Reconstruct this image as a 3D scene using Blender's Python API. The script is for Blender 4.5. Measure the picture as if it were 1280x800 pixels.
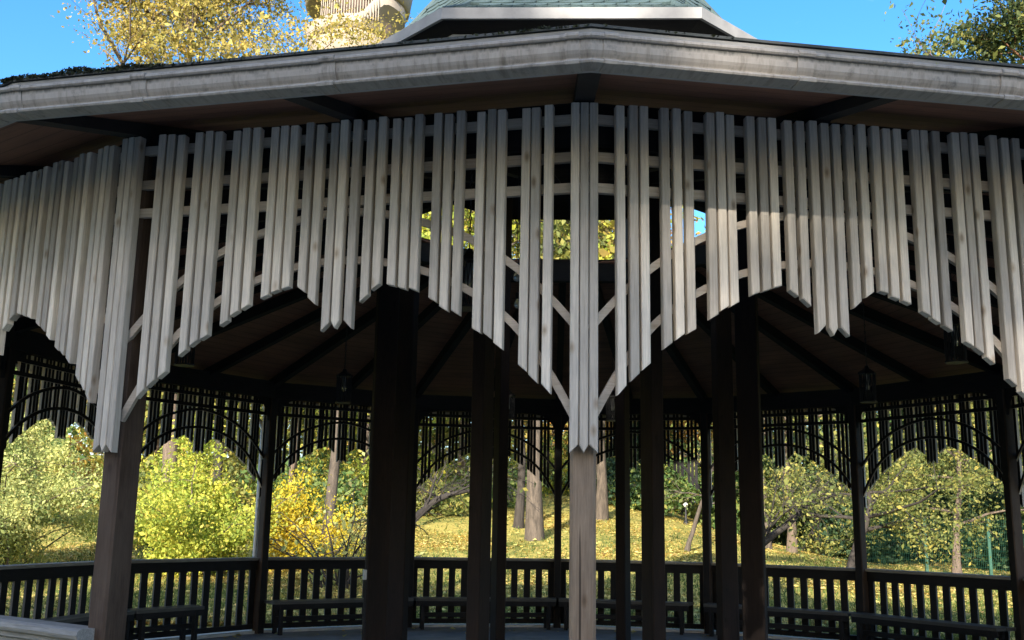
import bpy, math, random
import numpy as np
from mathutils import Matrix, Vector

for o in list(bpy.data.objects): bpy.data.objects.remove(o)
scene = bpy.context.scene
COL = scene.collection
rnd = random.Random(7)
RNG = np.random.default_rng(11)
rad = math.radians

# ------------------------------------------------------------------ camera
R = 6.0
CAM = Vector((-0.025 * R, -1.74552 * R, 0.25667 * R))
YAW, PITCH, ROLL, FPX = -0.03816, 0.19807, 0.01703, 1275.3
fwd = Vector((math.sin(YAW) * math.cos(PITCH), math.cos(YAW) * math.cos(PITCH), math.sin(PITCH)))
r0 = Vector((math.cos(YAW), -math.sin(YAW), 0)); u0 = r0.cross(fwd)
rt = r0 * math.cos(ROLL) + u0 * math.sin(ROLL)
up = -r0 * math.sin(ROLL) + u0 * math.cos(ROLL)
cd = bpy.data.cameras.new('camera'); cam = bpy.data.objects.new('camera', cd); COL.objects.link(cam)
M = Matrix((rt, up, -fwd)).transposed().to_4x4(); M.translation = CAM
cam.matrix_world = M
cd.sensor_width = 36; cd.lens = FPX / 1280 * 36; cd.clip_end = 2000; cd.clip_start = .05
scene.camera = cam

# ------------------------------------------------------------------ sky, sun, exposure
SUN_AZ, SUN_EL = rad(-12), rad(20)          # azimuth measured from -Y (behind the camera) towards +X
sund = Vector((math.sin(SUN_AZ) * math.cos(SUN_EL), -math.cos(SUN_AZ) * math.cos(SUN_EL), math.sin(SUN_EL)))
w = bpy.data.worlds.new('World'); scene.world = w; w.use_nodes = True
nt = w.node_tree; nt.nodes.clear()
sky = nt.nodes.new('ShaderNodeTexSky'); sky.sky_type = 'NISHITA'; sky.sun_disc = False
sky.sun_elevation = SUN_EL; sky.sun_rotation = math.atan2(sund.x, sund.y)
sky.air_density = 1.0; sky.dust_density = 2.0; sky.ozone_density = 3.0
bg = nt.nodes.new('ShaderNodeBackground'); bg.inputs['Strength'].default_value = .15
wo = nt.nodes.new('ShaderNodeOutputWorld')
tc = nt.nodes.new('ShaderNodeTexCoord'); mp = nt.nodes.new('ShaderNodeMapping'); mp.inputs['Scale'].default_value = (1.6, 1.6, 4.5)
nz = nt.nodes.new('ShaderNodeTexNoise'); nz.inputs['Scale'].default_value = 1.7; nz.inputs['Detail'].default_value = 8; nz.inputs['Roughness'].default_value = .6
cr = nt.nodes.new('ShaderNodeValToRGB'); cr.color_ramp.elements[0].position = .545; cr.color_ramp.elements[1].position = .80
cr.color_ramp.elements[1].color = (.55, .55, .55, 1)
mx = nt.nodes.new('ShaderNodeMix'); mx.data_type = 'RGBA'
mx.inputs['B'].default_value = (6.5, 6.8, 7.2, 1)
nt.links.new(tc.outputs['Generated'], mp.inputs['Vector']); nt.links.new(mp.outputs['Vector'], nz.inputs['Vector'])
nt.links.new(nz.outputs['Fac'], cr.inputs['Fac']); nt.links.new(cr.outputs['Color'], mx.inputs['Factor'])
hs = nt.nodes.new('ShaderNodeHueSaturation'); hs.inputs['Saturation'].default_value = 1.3; hs.inputs['Hue'].default_value = .503
nt.links.new(sky.outputs['Color'], hs.inputs['Color']); nt.links.new(hs.outputs['Color'], mx.inputs['A']); nt.links.new(mx.outputs['Result'], bg.inputs['Color'])
nt.links.new(bg.outputs['Background'], wo.inputs['Surface'])
sl = bpy.data.lights.new('sun', 'SUN'); sl.energy = 4.6; sl.angle = rad(.5); sl.color = (1, .92, .80)
so = bpy.data.objects.new('sun', sl); COL.objects.link(so)
so.rotation_euler = (-sund).to_track_quat('-Z', 'Y').to_euler(); so.location = (0, -30, 30)
scene.view_settings.view_transform = 'Standard'; scene.view_settings.look = 'None'
scene.view_settings.gamma = 1; scene.view_settings.exposure = 1.48
scene.render.engine = 'CYCLES'
scene.render.resolution_x = 1024; scene.render.resolution_y = 640

def at(px, py, Y):
    """point at world depth Y on the sight line of photo pixel px, py"""
    d = fwd + rt * ((px - 640) / FPX) - up * ((py - 400) / FPX)
    return CAM + d * ((Y - CAM.y) / d.y)

# ------------------------------------------------------------------ materials
MATS = {}
def newmat(name):
    m = bpy.data.materials.new(name); m.use_nodes = True; MATS[name] = m
    n = m.node_tree.nodes; b = n['Principled BSDF']
    return m, n, m.node_tree.links, b
def setc(ramp, stops):
    e = ramp.color_ramp.elements
    while len(e) < len(stops): e.new(.5)
    for i, (p, c) in enumerate(stops): e[i].position = p; e[i].color = (*c, 1)
def coords(n, l, scale, kind='Object', rand=True):
    t = n.new('ShaderNodeTexCoord'); m = n.new('ShaderNodeMapping'); m.inputs['Scale'].default_value = scale
    l.new(t.outputs[kind], m.inputs['Vector'])
    if rand:
        oi = n.new('ShaderNodeObjectInfo'); mu = n.new('ShaderNodeMath'); mu.operation = 'MULTIPLY'; mu.inputs[1].default_value = 37.
        l.new(oi.outputs['Random'], mu.inputs[0]); l.new(mu.outputs[0], m.inputs['Location'])
    return m.outputs['Vector']
def noise(n, l, vec, scale, detail=6, rough=.6):
    t = n.new('ShaderNodeTexNoise'); t.inputs['Scale'].default_value = scale; t.inputs['Detail'].default_value = detail
    t.inputs['Roughness'].default_value = rough; l.new(vec, t.inputs['Vector']); return t.outputs['Fac']
def ramp(n, l, fac, stops):
    r = n.new('ShaderNodeValToRGB'); setc(r, stops); l.new(fac, r.inputs['Fac']); return r.outputs['Color']
def mixc(n, l, a, b, fac, mode='MIX'):
    m = n.new('ShaderNodeMix'); m.data_type = 'RGBA'; m.blend_type = mode
    for s, v in (('A', a), ('B', b)):
        if isinstance(v, tuple): m.inputs[s].default_value = (*v, 1)
        else: l.new(v, m.inputs[s])
    if isinstance(fac, float): m.inputs['Factor'].default_value = fac
    else: l.new(fac, m.inputs['Factor'])
    return m.outputs['Result']
def bump(n, l, b, h, strength=.3, dist=.01):
    bp = n.new('ShaderNodeBump'); bp.inputs['Strength'].default_value = strength; bp.inputs['Distance'].default_value = dist
    l.new(h, bp.inputs['Height']); l.new(bp.outputs['Normal'], b.inputs['Normal'])

def wood(name, dark, light, axis='z', rough=.75, knots=True, var=.25, stain=None):
    m, n, l, b = newmat(name)
    s = {'z': (1, 1, .045), 'x': (.045, 1, 1), 'y': (1, .045, 1)}[axis]
    v = coords(n, l, s)
    g = noise(n, l, v, 130, 8, .7)
    c = ramp(n, l, g, [(.3, dark), (.7, light)])
    v2 = coords(n, l, tuple(.35 if k == 1 else .12 for k in s))
    big = noise(n, l, v2, 9, 5, .6)
    c = mixc(n, l, c, ramp(n, l, big, [(.3, (.55, .55, .56)), (.7, (1.18, 1.15, 1.1))]), .8, 'MULTIPLY')
    if knots:
        v3 = coords(n, l, tuple(1 if k == 1 else .5 for k in s))
        vo = n.new('ShaderNodeTexVoronoi'); vo.inputs['Scale'].default_value = 8.5; l.new(v3, vo.inputs['Vector'])
        k = ramp(n, l, vo.outputs['Distance'], [(.045, (.36, .28, .2)), (.09, (.72, .64, .55)), (.16, (1, 1, 1))])
        c = mixc(n, l, c, k, .75, 'MULTIPLY')
    if stain:
        v4 = coords(n, l, (.8, .8, .25)); st = noise(n, l, v4, 3.2, 6, .7)
        c = mixc(n, l, c, stain, ramp(n, l, st, [(.45, (0, 0, 0)), (.75, (.85, .85, .85))]))
    if stain:
        v5 = coords(n, l, tuple(k if k == 1 else k * .35 for k in s)); ck = noise(n, l, v5, 26, 4, .55)
        c = mixc(n, l, c, ramp(n, l, ck, [(.29, (.12, .11, .1)), (.32, (1, 1, 1))]), .85, 'MULTIPLY')
    oi = n.new('ShaderNodeObjectInfo')
    c = mixc(n, l, c, ramp(n, l, oi.outputs['Random'], [(0, (1 - var,) * 3), (1, (1 + var * .3, 1 + var * .28, 1 + var * .22))]), 1., 'MULTIPLY')
    l.new(c, b.inputs['Base Color']); b.inputs['Roughness'].default_value = rough
    b.inputs['Specular IOR Level'].default_value = .25
    bump(n, l, b, g, .35, .004)
    return m
PALE = wood('pale_weathered_wood', (.54, .48, .41), (.82, .74, .64), var=.38)
PALEX = wood('pale_weathered_wood_rail', (.42, .365, .30), (.62, .545, .46), 'x')
DARKZ = wood('dark_wood', (.010, .010, .012), (.026, .024, .026), knots=False, var=.2)  # used whole and on the inward faces of slats, posts and rails
DARKX = wood('dark_wood_long', (.010, .010, .012), (.026, .024, .026), 'x', knots=False, var=.2)
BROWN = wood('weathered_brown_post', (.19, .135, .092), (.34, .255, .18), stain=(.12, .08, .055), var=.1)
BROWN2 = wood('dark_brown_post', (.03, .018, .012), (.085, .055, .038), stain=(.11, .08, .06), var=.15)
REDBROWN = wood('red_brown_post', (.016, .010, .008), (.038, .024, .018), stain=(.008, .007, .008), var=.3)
GREYX = wood('grey_painted_rail', (.20, .19, .175), (.42, .405, .38), 'x', knots=False, var=.1)
BENCHX = wood('grey_bench_board', (.07, .068, .066), (.14, .135, .13), 'x', knots=False, var=.2, rough=.55)
CEIL = wood('red_brown_ceiling_board', (.17, .085, .064), (.27, .135, .10), 'x', knots=False, var=.15, rough=.6)

def seams(m, step=.14):
    n = m.node_tree.nodes; l = m.node_tree.links; b = n['Principled BSDF']; src = b.inputs['Base Color'].links[0].from_socket
    t = n.new('ShaderNodeTexCoord'); sp = n.new('ShaderNodeSeparateXYZ'); l.new(t.outputs['Object'], sp.inputs[0])
    d = n.new('ShaderNodeMath'); d.operation = 'DIVIDE'; d.inputs[1].default_value = step; l.new(sp.outputs['Y'], d.inputs[0])
    f = n.new('ShaderNodeMath'); f.operation = 'FRACT'; l.new(d.outputs[0], f.inputs[0])
    l.new(mixc(n, l, src, ramp(n, l, f.outputs[0], [(0, (.2, .2, .2)), (.05, (1, 1, 1)), (.95, (1, 1, 1)), (1, (.35, .35, .35))]), 1., 'MULTIPLY'), b.inputs['Base Color'])
seams(CEIL)

def plain(name, c1, c2, scale=8, rough=.7, metal=0, bumpy=.2, dist=.01, kind='Object'):
    m, n, l, b = newmat(name)
    v = coords(n, l, (1, 1, 1), kind, rand=False)
    f = noise(n, l, v, scale, 8, .65)
    l.new(ramp(n, l, f, [(.3, c1), (.7, c2)]), b.inputs['Base Color'])
    b.inputs['Roughness'].default_value = rough; b.inputs['Metallic'].default_value = metal
    if bumpy: bump(n, l, b, f, bumpy, dist)
    return m
IRON = plain('black_iron', (.008, .008, .01), (.02, .02, .022), 20, .5)
RUST = plain('rusty_nail', (.05, .035, .025), (.12, .08, .06), 40, .8, bumpy=0)
FLOOR = plain('worn_grey_floor', (.13, .125, .12), (.26, .25, .235), 3, .7)
KERB = plain('pale_concrete', (.42, .41, .39), (.62, .6, .57), 6, .85)
BOUNCE_PAVING = plain('grey_bounce_paving', (.24, .23, .215), (.38, .365, .34), 2, .9)
ROOFTOP = plain('dark_mossy_roofing', (.03, .035, .03), (.09, .09, .085), 5, .95)
MOSS = plain('dark_moss', (.012, .018, .008), (.05, .055, .02), 14, .95)
CONC = plain('beige_concrete', (.2, .172, .142), (.3, .262, .218), .6, .9, bumpy=.1)
CONCD = plain('brown_recess', (.05, .036, .03), (.085, .062, .052), .8, .9)
FENCEM = plain('green_fence_paint', (.008, .05, .032), (.014, .08, .05), 5, .5)
WHITE = plain('white_globe', (.8, .8, .78), (.86, .86, .84), 5, .4, bumpy=0)
PATHM = plain('pale_asphalt_path', (.20, .19, .18), (.36, .34, .31), 2.5, .95)
PIPE = plain('pale_zinc_pipe', (.42, .44, .46), (.55, .57, .6), 6, .5, .3)
GLASS, n_, l_, b_ = newmat('bulb_glass'); b_.inputs['Base Color'].default_value = (.75, .75, .72, 1); b_.inputs['Roughness'].default_value = .12
b_.inputs['Transmission Weight'].default_value = .6

def gutter_mat():
    m, n, l, b = newmat('dirty_grey_gutter')
    v = coords(n, l, (9, 1, 1.4)); s = noise(n, l, v, 3.4, 9, .72)
    v2 = coords(n, l, (1, 1, 1)); s2 = noise(n, l, v2, 14, 8, .7)
    c = ramp(n, l, s, [(.30, (.17, .148, .122)), (.48, (.30, .268, .232)), (.75, (.38, .34, .295))])
    c = mixc(n, l, c, (.10, .095, .085), ramp(n, l, s2, [(.55, (0, 0, 0)), (.72, (.8, .8, .8))]))
    t = n.new('ShaderNodeTexCoord'); sp = n.new('ShaderNodeSeparateXYZ'); l.new(t.outputs['Object'], sp.inputs[0])
    z = n.new('ShaderNodeMapRange'); z.inputs['From Min'].default_value = 3.35; z.inputs['From Max'].default_value = 3.41
    l.new(sp.outputs['Z'], z.inputs['Value'])
    mu = n.new('ShaderNodeMath'); mu.operation = 'MULTIPLY'; l.new(ramp(n, l, z.outputs[0], [(0, (0, 0, 0)), (.64, (1, 1, 1)), (.69, (1, 1, 1)), (.70, (.25, .25, .25))]), mu.inputs[0]); l.new(s, mu.inputs[1])
    c = mixc(n, l, c, (.06, .058, .048), ramp(n, l, mu.outputs[0], [(.30, (0, 0, 0)), (.52, (.95, .95, .95))]))
    l.new(c, b.inputs['Base Color']); b.inputs['Roughness'].default_value = .6; bump(n, l, b, s2, .15, .004)
    return m
GUTTER = gutter_mat()
FASCIA = plain('dirty_white_fascia', (.24, .232, .225), (.34, .33, .32), 5, .7)

def shingle_mat():
    m, n, l, b = newmat('green_roof_shingle')
    v = coords(n, l, (1, 1, 1)); f = noise(n, l, v, 60, 6, .7)
    c = ramp(n, l, f, [(.3, (.04, .07, .072)), (.7, (.095, .14, .14))])
    oi = n.new('ShaderNodeObjectInfo')
    c = mixc(n, l, c, ramp(n, l, oi.outputs['Random'], [(0, (.75, .75, .75)), (1, (1.1, 1.1, 1.1))]), 1., 'MULTIPLY')
    l.new(c, b.inputs['Base Color']); b.inputs['Roughness'].default_value = .9; bump(n, l, b, f, .4, .004); return m
SHING = shingle_mat()

def leafmat(name, stops, trans=.45):
    m, n, l, b = newmat(name)
    g = n.new('ShaderNodeNewGeometry')
    c = ramp(n, l, g.outputs['Random Per Island'], stops)
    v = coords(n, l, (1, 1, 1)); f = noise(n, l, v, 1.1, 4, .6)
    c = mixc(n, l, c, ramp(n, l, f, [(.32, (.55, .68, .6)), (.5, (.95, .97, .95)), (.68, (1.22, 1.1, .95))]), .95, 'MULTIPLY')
    l.new(c, b.inputs['Base Color']); b.inputs['Roughness'].default_value = .6; b.inputs['Specular IOR Level'].default_value = .3
    t = n.new('ShaderNodeBsdfTranslucent'); l.new(c, t.inputs['Color'])
    ms = n.new('ShaderNodeMixShader'); ms.inputs[0].default_value = trans
    l.new(b.outputs[0], ms.inputs[1]); l.new(t.outputs[0], ms.inputs[2]); l.new(ms.outputs[0], n['Material Output'].inputs['Surface'])
    return m
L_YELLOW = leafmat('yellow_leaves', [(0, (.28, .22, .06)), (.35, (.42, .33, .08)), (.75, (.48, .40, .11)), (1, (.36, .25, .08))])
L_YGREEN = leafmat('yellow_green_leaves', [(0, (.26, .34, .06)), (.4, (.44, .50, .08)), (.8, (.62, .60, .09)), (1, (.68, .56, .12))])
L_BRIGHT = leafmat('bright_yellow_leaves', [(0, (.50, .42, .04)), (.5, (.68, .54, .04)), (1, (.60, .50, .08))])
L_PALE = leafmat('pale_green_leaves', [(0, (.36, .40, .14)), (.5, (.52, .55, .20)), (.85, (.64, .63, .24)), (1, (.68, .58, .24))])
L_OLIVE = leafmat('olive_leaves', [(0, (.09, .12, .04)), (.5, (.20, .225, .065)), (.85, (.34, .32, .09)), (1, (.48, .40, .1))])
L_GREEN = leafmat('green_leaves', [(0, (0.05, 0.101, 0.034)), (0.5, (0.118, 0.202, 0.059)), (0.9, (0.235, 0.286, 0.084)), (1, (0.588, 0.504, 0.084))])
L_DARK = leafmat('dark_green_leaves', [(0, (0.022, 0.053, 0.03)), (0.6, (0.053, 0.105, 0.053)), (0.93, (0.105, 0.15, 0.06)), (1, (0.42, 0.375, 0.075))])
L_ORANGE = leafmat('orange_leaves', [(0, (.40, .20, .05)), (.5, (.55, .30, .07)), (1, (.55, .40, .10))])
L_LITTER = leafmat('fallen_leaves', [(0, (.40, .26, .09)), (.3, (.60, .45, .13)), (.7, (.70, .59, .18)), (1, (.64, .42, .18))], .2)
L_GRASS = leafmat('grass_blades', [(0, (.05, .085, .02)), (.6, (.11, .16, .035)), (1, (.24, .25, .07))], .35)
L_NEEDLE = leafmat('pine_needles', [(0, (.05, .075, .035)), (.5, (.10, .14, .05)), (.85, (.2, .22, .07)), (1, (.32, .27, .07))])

def bark(name, c1, c2):
    m, n, l, b = newmat(name)
    v = coords(n, l, (1, 1, .22)); f = noise(n, l, v, 11, 9, .7)
    l.new(ramp(n, l, f, [(.32, c1), (.68, c2)]), b.inputs['Base Color']); b.inputs['Roughness'].default_value = .95
    bump(n, l, b, f, .8, .03); return m
B_GREY = bark('grey_bark', (.03, .024, .018), (.125, .098, .075))
B_DARK = bark('dark_bark', (.018, .015, .012), (.055, .045, .038))
B_BROWN = bark('brown_bark', (.06, .045, .035), (.17, .125, .09))
B_PINE = bark('orange_pine_bark', (.12, .06, .04), (.30, .15, .09))

def ground_mat():
    m, n, l, b = newmat('leafy_grass_ground')
    v = coords(n, l, (1, 1, 1), rand=False)
    f = noise(n, l, v, 14, 9, .7); f2 = noise(n, l, v, .35, 5, .6); f3 = noise(n, l, v, 3, 6, .6)
    grass = ramp(n, l, f, [(.3, (.06, .085, .02)), (.7, (.19, .22, .06))])
    leaf = ramp(n, l, f, [(.3, (.26, .19, .06)), (.55, (.54, .45, .12)), (.75, (.64, .54, .19))])
    a = n.new('ShaderNodeMath'); a.operation = 'ADD'; l.new(f2, a.inputs[0]); l.new(f3, a.inputs[1])
    c = mixc(n, l, grass, leaf, ramp(n, l, a.outputs[0], [(.86, (.12, .12, .12)), (1.12, (.85, .85, .85))]))
    l.new(c, b.inputs['Base Color']); b.inputs['Roughness'].default_value = 1; b.inputs['Specular IOR Level'].default_value = .1
    bump(n, l, b, f, .8, .05); return m
GROUND = ground_mat()

# ------------------------------------------------------------------ mesh helpers
class MB:
    def __init__(s): s.v = []; s.f = []; s.m = []
    def add(s, vs, fs, mi=0):
        o = len(s.v); s.v += [tuple(x) for x in vs]
        for f in fs: s.f.append(tuple(i + o for i in f)); s.m.append(mi)
    def box(s, x0, x1, y0, y1, z0, z1, mi=0):
        s.add([(x0, y0, z0), (x1, y0, z0), (x1, y1, z0), (x0, y1, z0), (x0, y0, z1), (x1, y0, z1), (x1, y1, z1), (x0, y1, z1)],
              [(0, 3, 2, 1), (4, 5, 6, 7), (0, 1, 5, 4), (1, 2, 6, 5), (2, 3, 7, 6), (3, 0, 4, 7)], mi)
    def tube(s, pts, rs, n=6, mi=0, cap=True):
        P = [Vector(p) for p in pts]; o = len(s.v)
        prev = None
        for i, p in enumerate(P):
            d = (P[min(i + 1, len(P) - 1)] - P[max(i - 1, 0)]).normalized()
            a = d.orthogonal().normalized() if prev is None else (prev - d * prev.dot(d)).normalized()
            prev = a; b = d.cross(a)
            r = rs[i] if hasattr(rs, '__len__') else rs
            for k in range(n):
                t = 2 * math.pi * k / n; q = p + (a * math.cos(t) + b * math.sin(t)) * r; s.v.append(tuple(q))
        for i in range(len(P) - 1):
            for k in range(n):
                a = o + i * n + k; b = o + i * n + (k + 1) % n
                s.f.append((a, b, b + n, a + n)); s.m.append(mi)
        if cap:
            s.f.append(tuple(o + k for k in reversed(range(n)))); s.m.append(mi)
            s.f.append(tuple(o + (len(P) - 1) * n + k for k in range(n))); s.m.append(mi)
    def lathe(s, prof, n=16, mi=0, c=(0, 0)):
        o = len(s.v)
        for r, z in prof:
            for k in range(n):
                t = 2 * math.pi * k / n; s.v.append((c[0] + r * math.cos(t), c[1] + r * math.sin(t), z))
        for i in range(len(prof) - 1):
            for k in range(n):
                a = o + i * n + k; b = o + i * n + (k + 1) % n; s.f.append((a, b, b + n, a + n)); s.m.append(mi)
    def mesh(s, name, mats, smooth=False):
        me = bpy.data.meshes.new(name); me.from_pydata(s.v, [], s.f)
        for m in (mats if isinstance(mats, (list, tuple)) else [mats]): me.materials.append(m)
        me.polygons.foreach_set('material_index', s.m)
        if smooth: me.polygons.foreach_set('use_smooth', [True] * len(s.f))
        me.update(); return me
def link(name, data, parent=None, loc=None, mat=None):
    o = bpy.data.objects.new(name, data); COL.objects.link(o)
    if parent is not None: o.parent = parent
    if mat is not None: o.matrix_local = mat
    if loc is not None: o.location = loc
    return o
def tag(o, label, cat, group=None, kind=None):
    if label: o['label'] = label
    if cat: o['category'] = cat
    if group: o['group'] = group
    if kind: o['kind'] = kind
    return o

# ------------------------------------------------------------------ ground
def sstep(a, b, x): t = np.clip((x - a) / (b - a), 0, 1); return t * t * (3 - 2 * t)
def gh(x, y):
    x = np.asarray(x, float); y = np.asarray(y, float)
    S = 1 - .9 * sstep(1.5, 15, x)
    d = np.maximum(0, y - 11.5); rise = .105 * (np.sqrt(d * d + 9) - 3)
    rise = np.where(rise > 7.5, 7.5 + (rise - 7.5) * .25, rise)
    return -.12 + rise * S + .06 * np.sin(x * .7 + 1) * np.cos(y * .5) * sstep(8, 14, np.hypot(x, y))
def ghf(x, y): return float(gh(x, y))
def make_ground():
    xs = np.concatenate([np.linspace(-600, -70, 14), np.linspace(-60, 60, 121), np.linspace(70, 600, 14)])
    ys = np.concatenate([np.linspace(-600, -50, 12), np.linspace(-40, 90, 131), np.linspace(100, 800, 16)])
    X, Y = np.meshgrid(xs, ys); Z = gh(X, Y)
    v = np.stack([X, Y, Z], -1).reshape(-1, 3); nx, ny = len(xs), len(ys)
    f = [(j * nx + i, j * nx + i + 1, (j + 1) * nx + i + 1, (j + 1) * nx + i) for j in range(ny - 1) for i in range(nx - 1)]
    me = bpy.data.meshes.new('ground'); me.from_pydata(v.tolist(), [], f); me.materials.append(GROUND)
    me.polygons.foreach_set('use_smooth', [True] * len(f))
    o = link('ground', me); o['kind'] = 'structure'
make_ground()
def draped(name, pts, width, mat, lift=.02):
    m = MB(); vs = []; fs = []
    for i, (x, y) in enumerate(pts):
        a = np.array(pts[max(i - 1, 0)]); b = np.array(pts[min(i + 1, len(pts) - 1)]); d = (b - a) / np.linalg.norm(b - a); nrm = np.array([-d[1], d[0]])
        for s in (-1, -.33, .33, 1):
            q = np.array([x, y]) + nrm * s * width / 2; vs.append((q[0], q[1], ghf(q[0], q[1]) + lift))
    for i in range(len(pts) - 1):
        for k in range(3): a = i * 4 + k; fs.append((a, a + 1, a + 5, a + 4))
    m.add(vs, fs); o = link(name, m.mesh(name, mat)); o['kind'] = 'structure'
draped('path', [(9 + t * 1.0, 27.5 - .42 * t) for t in np.arange(0, 40, .8)], 2.2, PATHM, .03)

draped('bounce_forecourt', [(x, -19.0) for x in np.arange(-30, 30.1, 1.5)], 24.0, BOUNCE_PAVING, .025)  # unseen paving added to bounce light onto the front and under the eave

# ------------------------------------------------------------------ pavilion frame
N = 16; HA = math.pi / N; TA = math.tan(HA); AP = R * math.cos(HA); L = 2 * R * math.sin(HA)
def VX(k, r=R): a = 2 * math.pi * k / N; return Vector((-math.sin(a) * r, -math.cos(a) * r, 0))
def side_mat(k):                     # local x along the side, y outwards, z up, origin at vertex k
    ex = (VX(k + 1) - VX(k)).normalized(); ez = Vector((0, 0, 1)); ey = ez.cross(ex)
    m = Matrix((ex, ey, ez)).transposed().to_4x4(); m.translation = VX(k); return m
def vert_mat(k, r=R):                # y outwards through vertex k
    a = 2 * math.pi * k / N; ey = Vector((-math.sin(a), -math.cos(a), 0)); ex = ey.cross(Vector((0, 0, 1)))
    m = Matrix((ex, ey, Vector((0, 0, 1)))).transposed().to_4x4(); m.translation = VX(k, r); return m
SM = [side_mat(k) for k in range(N)]
pav = link('pavilion', None)
tag(pav, 'large round wooden park pavilion with pale slatted arches and a small green-shingled cupola', 'pavilion')

def sideprism(prof, mats, mi=None, trim=0.0):
    """closed (offset, z) profile swept along one side with mitred ends"""
    m = MB(); n = len(prof)
    vs = [(-o * TA + trim, o, z) for o, z in prof] + [(L + o * TA - trim, o, z) for o, z in prof]
    for i in range(n):
        j = (i + 1) % n
    fs = [(i, (i + 1) % n, (i + 1) % n + n, i + n) for i in range(n)]
    m.add(vs, fs)
    m.f += [tuple(reversed(range(n))), tuple(range(n, 2 * n))]; m.m += [0, 0]
    if mi: m.m = [mi(k) if k < n else 0 for k in range(n + 2)]
    return m
def fixn(me):
    import bmesh
    bm = bmesh.new(); bm.from_mesh(me); bmesh.ops.recalc_face_normals(bm, faces=bm.faces); bm.to_mesh(me); bm.free(); return me

# floor slab and kerb
m = MB(); ring = [VX(k, R * 1.0) for k in range(N)]
m.add([(p.x, p.y, 0) for p in ring] + [(p.x, p.y, -.3) for p in ring], [tuple(reversed(range(N)))] + [(k, (k + 1) % N, (k + 1) % N + N, k + N) for k in range(N)])
link('floor', fixn(m.mesh('floor', FLOOR)), pav)
kme = fixn(sideprism([(-.09, .001), (-.09, .035), (.16, .03), (.16, -.3), (-.08, -.29)], KERB).mesh('kerb', KERB))
for k in range(N): link('kerb', kme, pav, mat=SM[k])

# outer posts, chamfered, with curved brackets
def post_mesh(wx, wy, z0, z1, ch, name, mats, dark_in=True):
    m = MB(); x, y = wx / 2, wy / 2
    sec = [(-x + ch, -y), (x - ch, -y), (x, -y + ch), (x, y - ch), (x - ch, y), (-x + ch, y), (-x, y - ch), (-x, -y + ch)]
    lv = [z0, (z0 + z1) / 2, z1]
    m.add([(a, b, z) for z in lv for a, b in sec], [])
    for i in range(len(lv) - 1):
        for k in range(8):
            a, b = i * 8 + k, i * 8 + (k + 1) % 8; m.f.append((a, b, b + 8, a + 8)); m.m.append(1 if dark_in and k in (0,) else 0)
    m.f += [tuple(reversed(range(8))), tuple(range(16, 24))]; m.m += [0, 0]
    return m.mesh(name, mats)
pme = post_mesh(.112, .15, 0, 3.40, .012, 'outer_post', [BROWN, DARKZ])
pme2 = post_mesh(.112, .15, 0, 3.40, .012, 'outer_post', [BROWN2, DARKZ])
def bracket_mesh():
    m = MB(); pts = [(0, 3.30), (.30, 3.30)] + [(.30 - .29 * math.sin(t), 3.30 - .03 - .31 * (1 - math.cos(t))) for t in np.linspace(0, math.pi / 2, 7)]
    n = len(pts); m.add([(x, -.02, z) for x, z in pts] + [(x, .02, z) for x, z in pts], [tuple(range(n)), tuple(reversed(range(n, 2 * n)))] + [(i, (i + 1) % n, (i + 1) % n + n, i + n) for i in range(n)])
    return fixn(m.mesh('bracket', DARKX))
bme = bracket_mesh()
for k in range(N):
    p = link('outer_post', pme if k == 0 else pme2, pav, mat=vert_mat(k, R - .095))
    for sgn in (-1, 1):
        a = HA * sgn
        mt = Matrix.Translation((.05 * sgn, -.02, 0)) @ Matrix.Rotation(-a if sgn > 0 else math.pi - a, 4, 'Z')
        link('bracket', bme, p, mat=mt)

# ring beams
beam = fixn(sideprism([(-.17, 3.28), (-.05, 3.28), (-.05, 3.50), (-.17, 3.52)], DARKX).mesh('ring_beam', DARKX))
for k in range(N): link('ring_beam', beam, pav, mat=SM[k])

# valance
env = [(0, 1.95), (.065, 2.0), (.145, 2.104), (.187, 2.15), (.244, 2.204), (.3, 2.252), (.364, 2.316), (.417, 2.357), (.46, 2.39), (.511, 2.42), (.572, 2.466), (.626, 2.50),
       (.681, 2.534), (.721, 2.558), (.777, 2.59), (.825, 2.61), (.879, 2.629), (.925, 2.642), (.955, 2.638), (1.015, 2.595), (1.061, 2.555), (1.10, 2.50), (L / 2, 2.45)]
ex_, ez_ = zip(*env)
def envz(s): s = min(s, L - s); return float(np.interp(s, ex_, ez_))
TOP = 3.46; SW = .0402; STH = .042; PITCHS = .0538
def slat_mesh(pts, name='slat', SW=SW):     # pts: bottom outline left to right, x relative to the slat centre
    m = MB(); n = len(pts); ch = .004
    fr = [(x, z) for x, z in pts] + [(SW / 2, TOP), (-SW / 2, TOP)]
    k = len(fr)
    vs = [(x, 0, z) for x, z in fr] + [(x, STH - ch, z) for x, z in fr] + [(x * (1 - 2 * ch / SW), STH, z + (ch if i < n else 0)) for i, (x, z) in enumerate(fr)]
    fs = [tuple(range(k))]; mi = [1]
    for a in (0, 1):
        for i in range(k): j = (i + 1) % k; fs.append((a * k + i, a * k + j, (a + 1) * k + j, (a + 1) * k + i)); mi.append(0)
    fs.append(tuple(range(3 * k - 1, 2 * k - 1, -1))); mi.append(0)
    m.add(vs, fs); m.m = mi
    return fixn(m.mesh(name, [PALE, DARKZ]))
h = SW / 2
def cutpts(s): return [(-h, envz(s - h)), (h, envz(s + h))]
slats = []                           # (s, mesh)
centers = [(.222, 3), (.437, 3), (.646, 3), (.851, 3), (1.012, 2)]
for c, n in centers:
    for sgn in (0, 1):
        cc = c if sgn == 0 else L - c
        for i in range(n):
            s = cc + (i - (n - 1) / 2) * PITCHS
            slats.append((s, slat_mesh(cutpts(s))))
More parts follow.
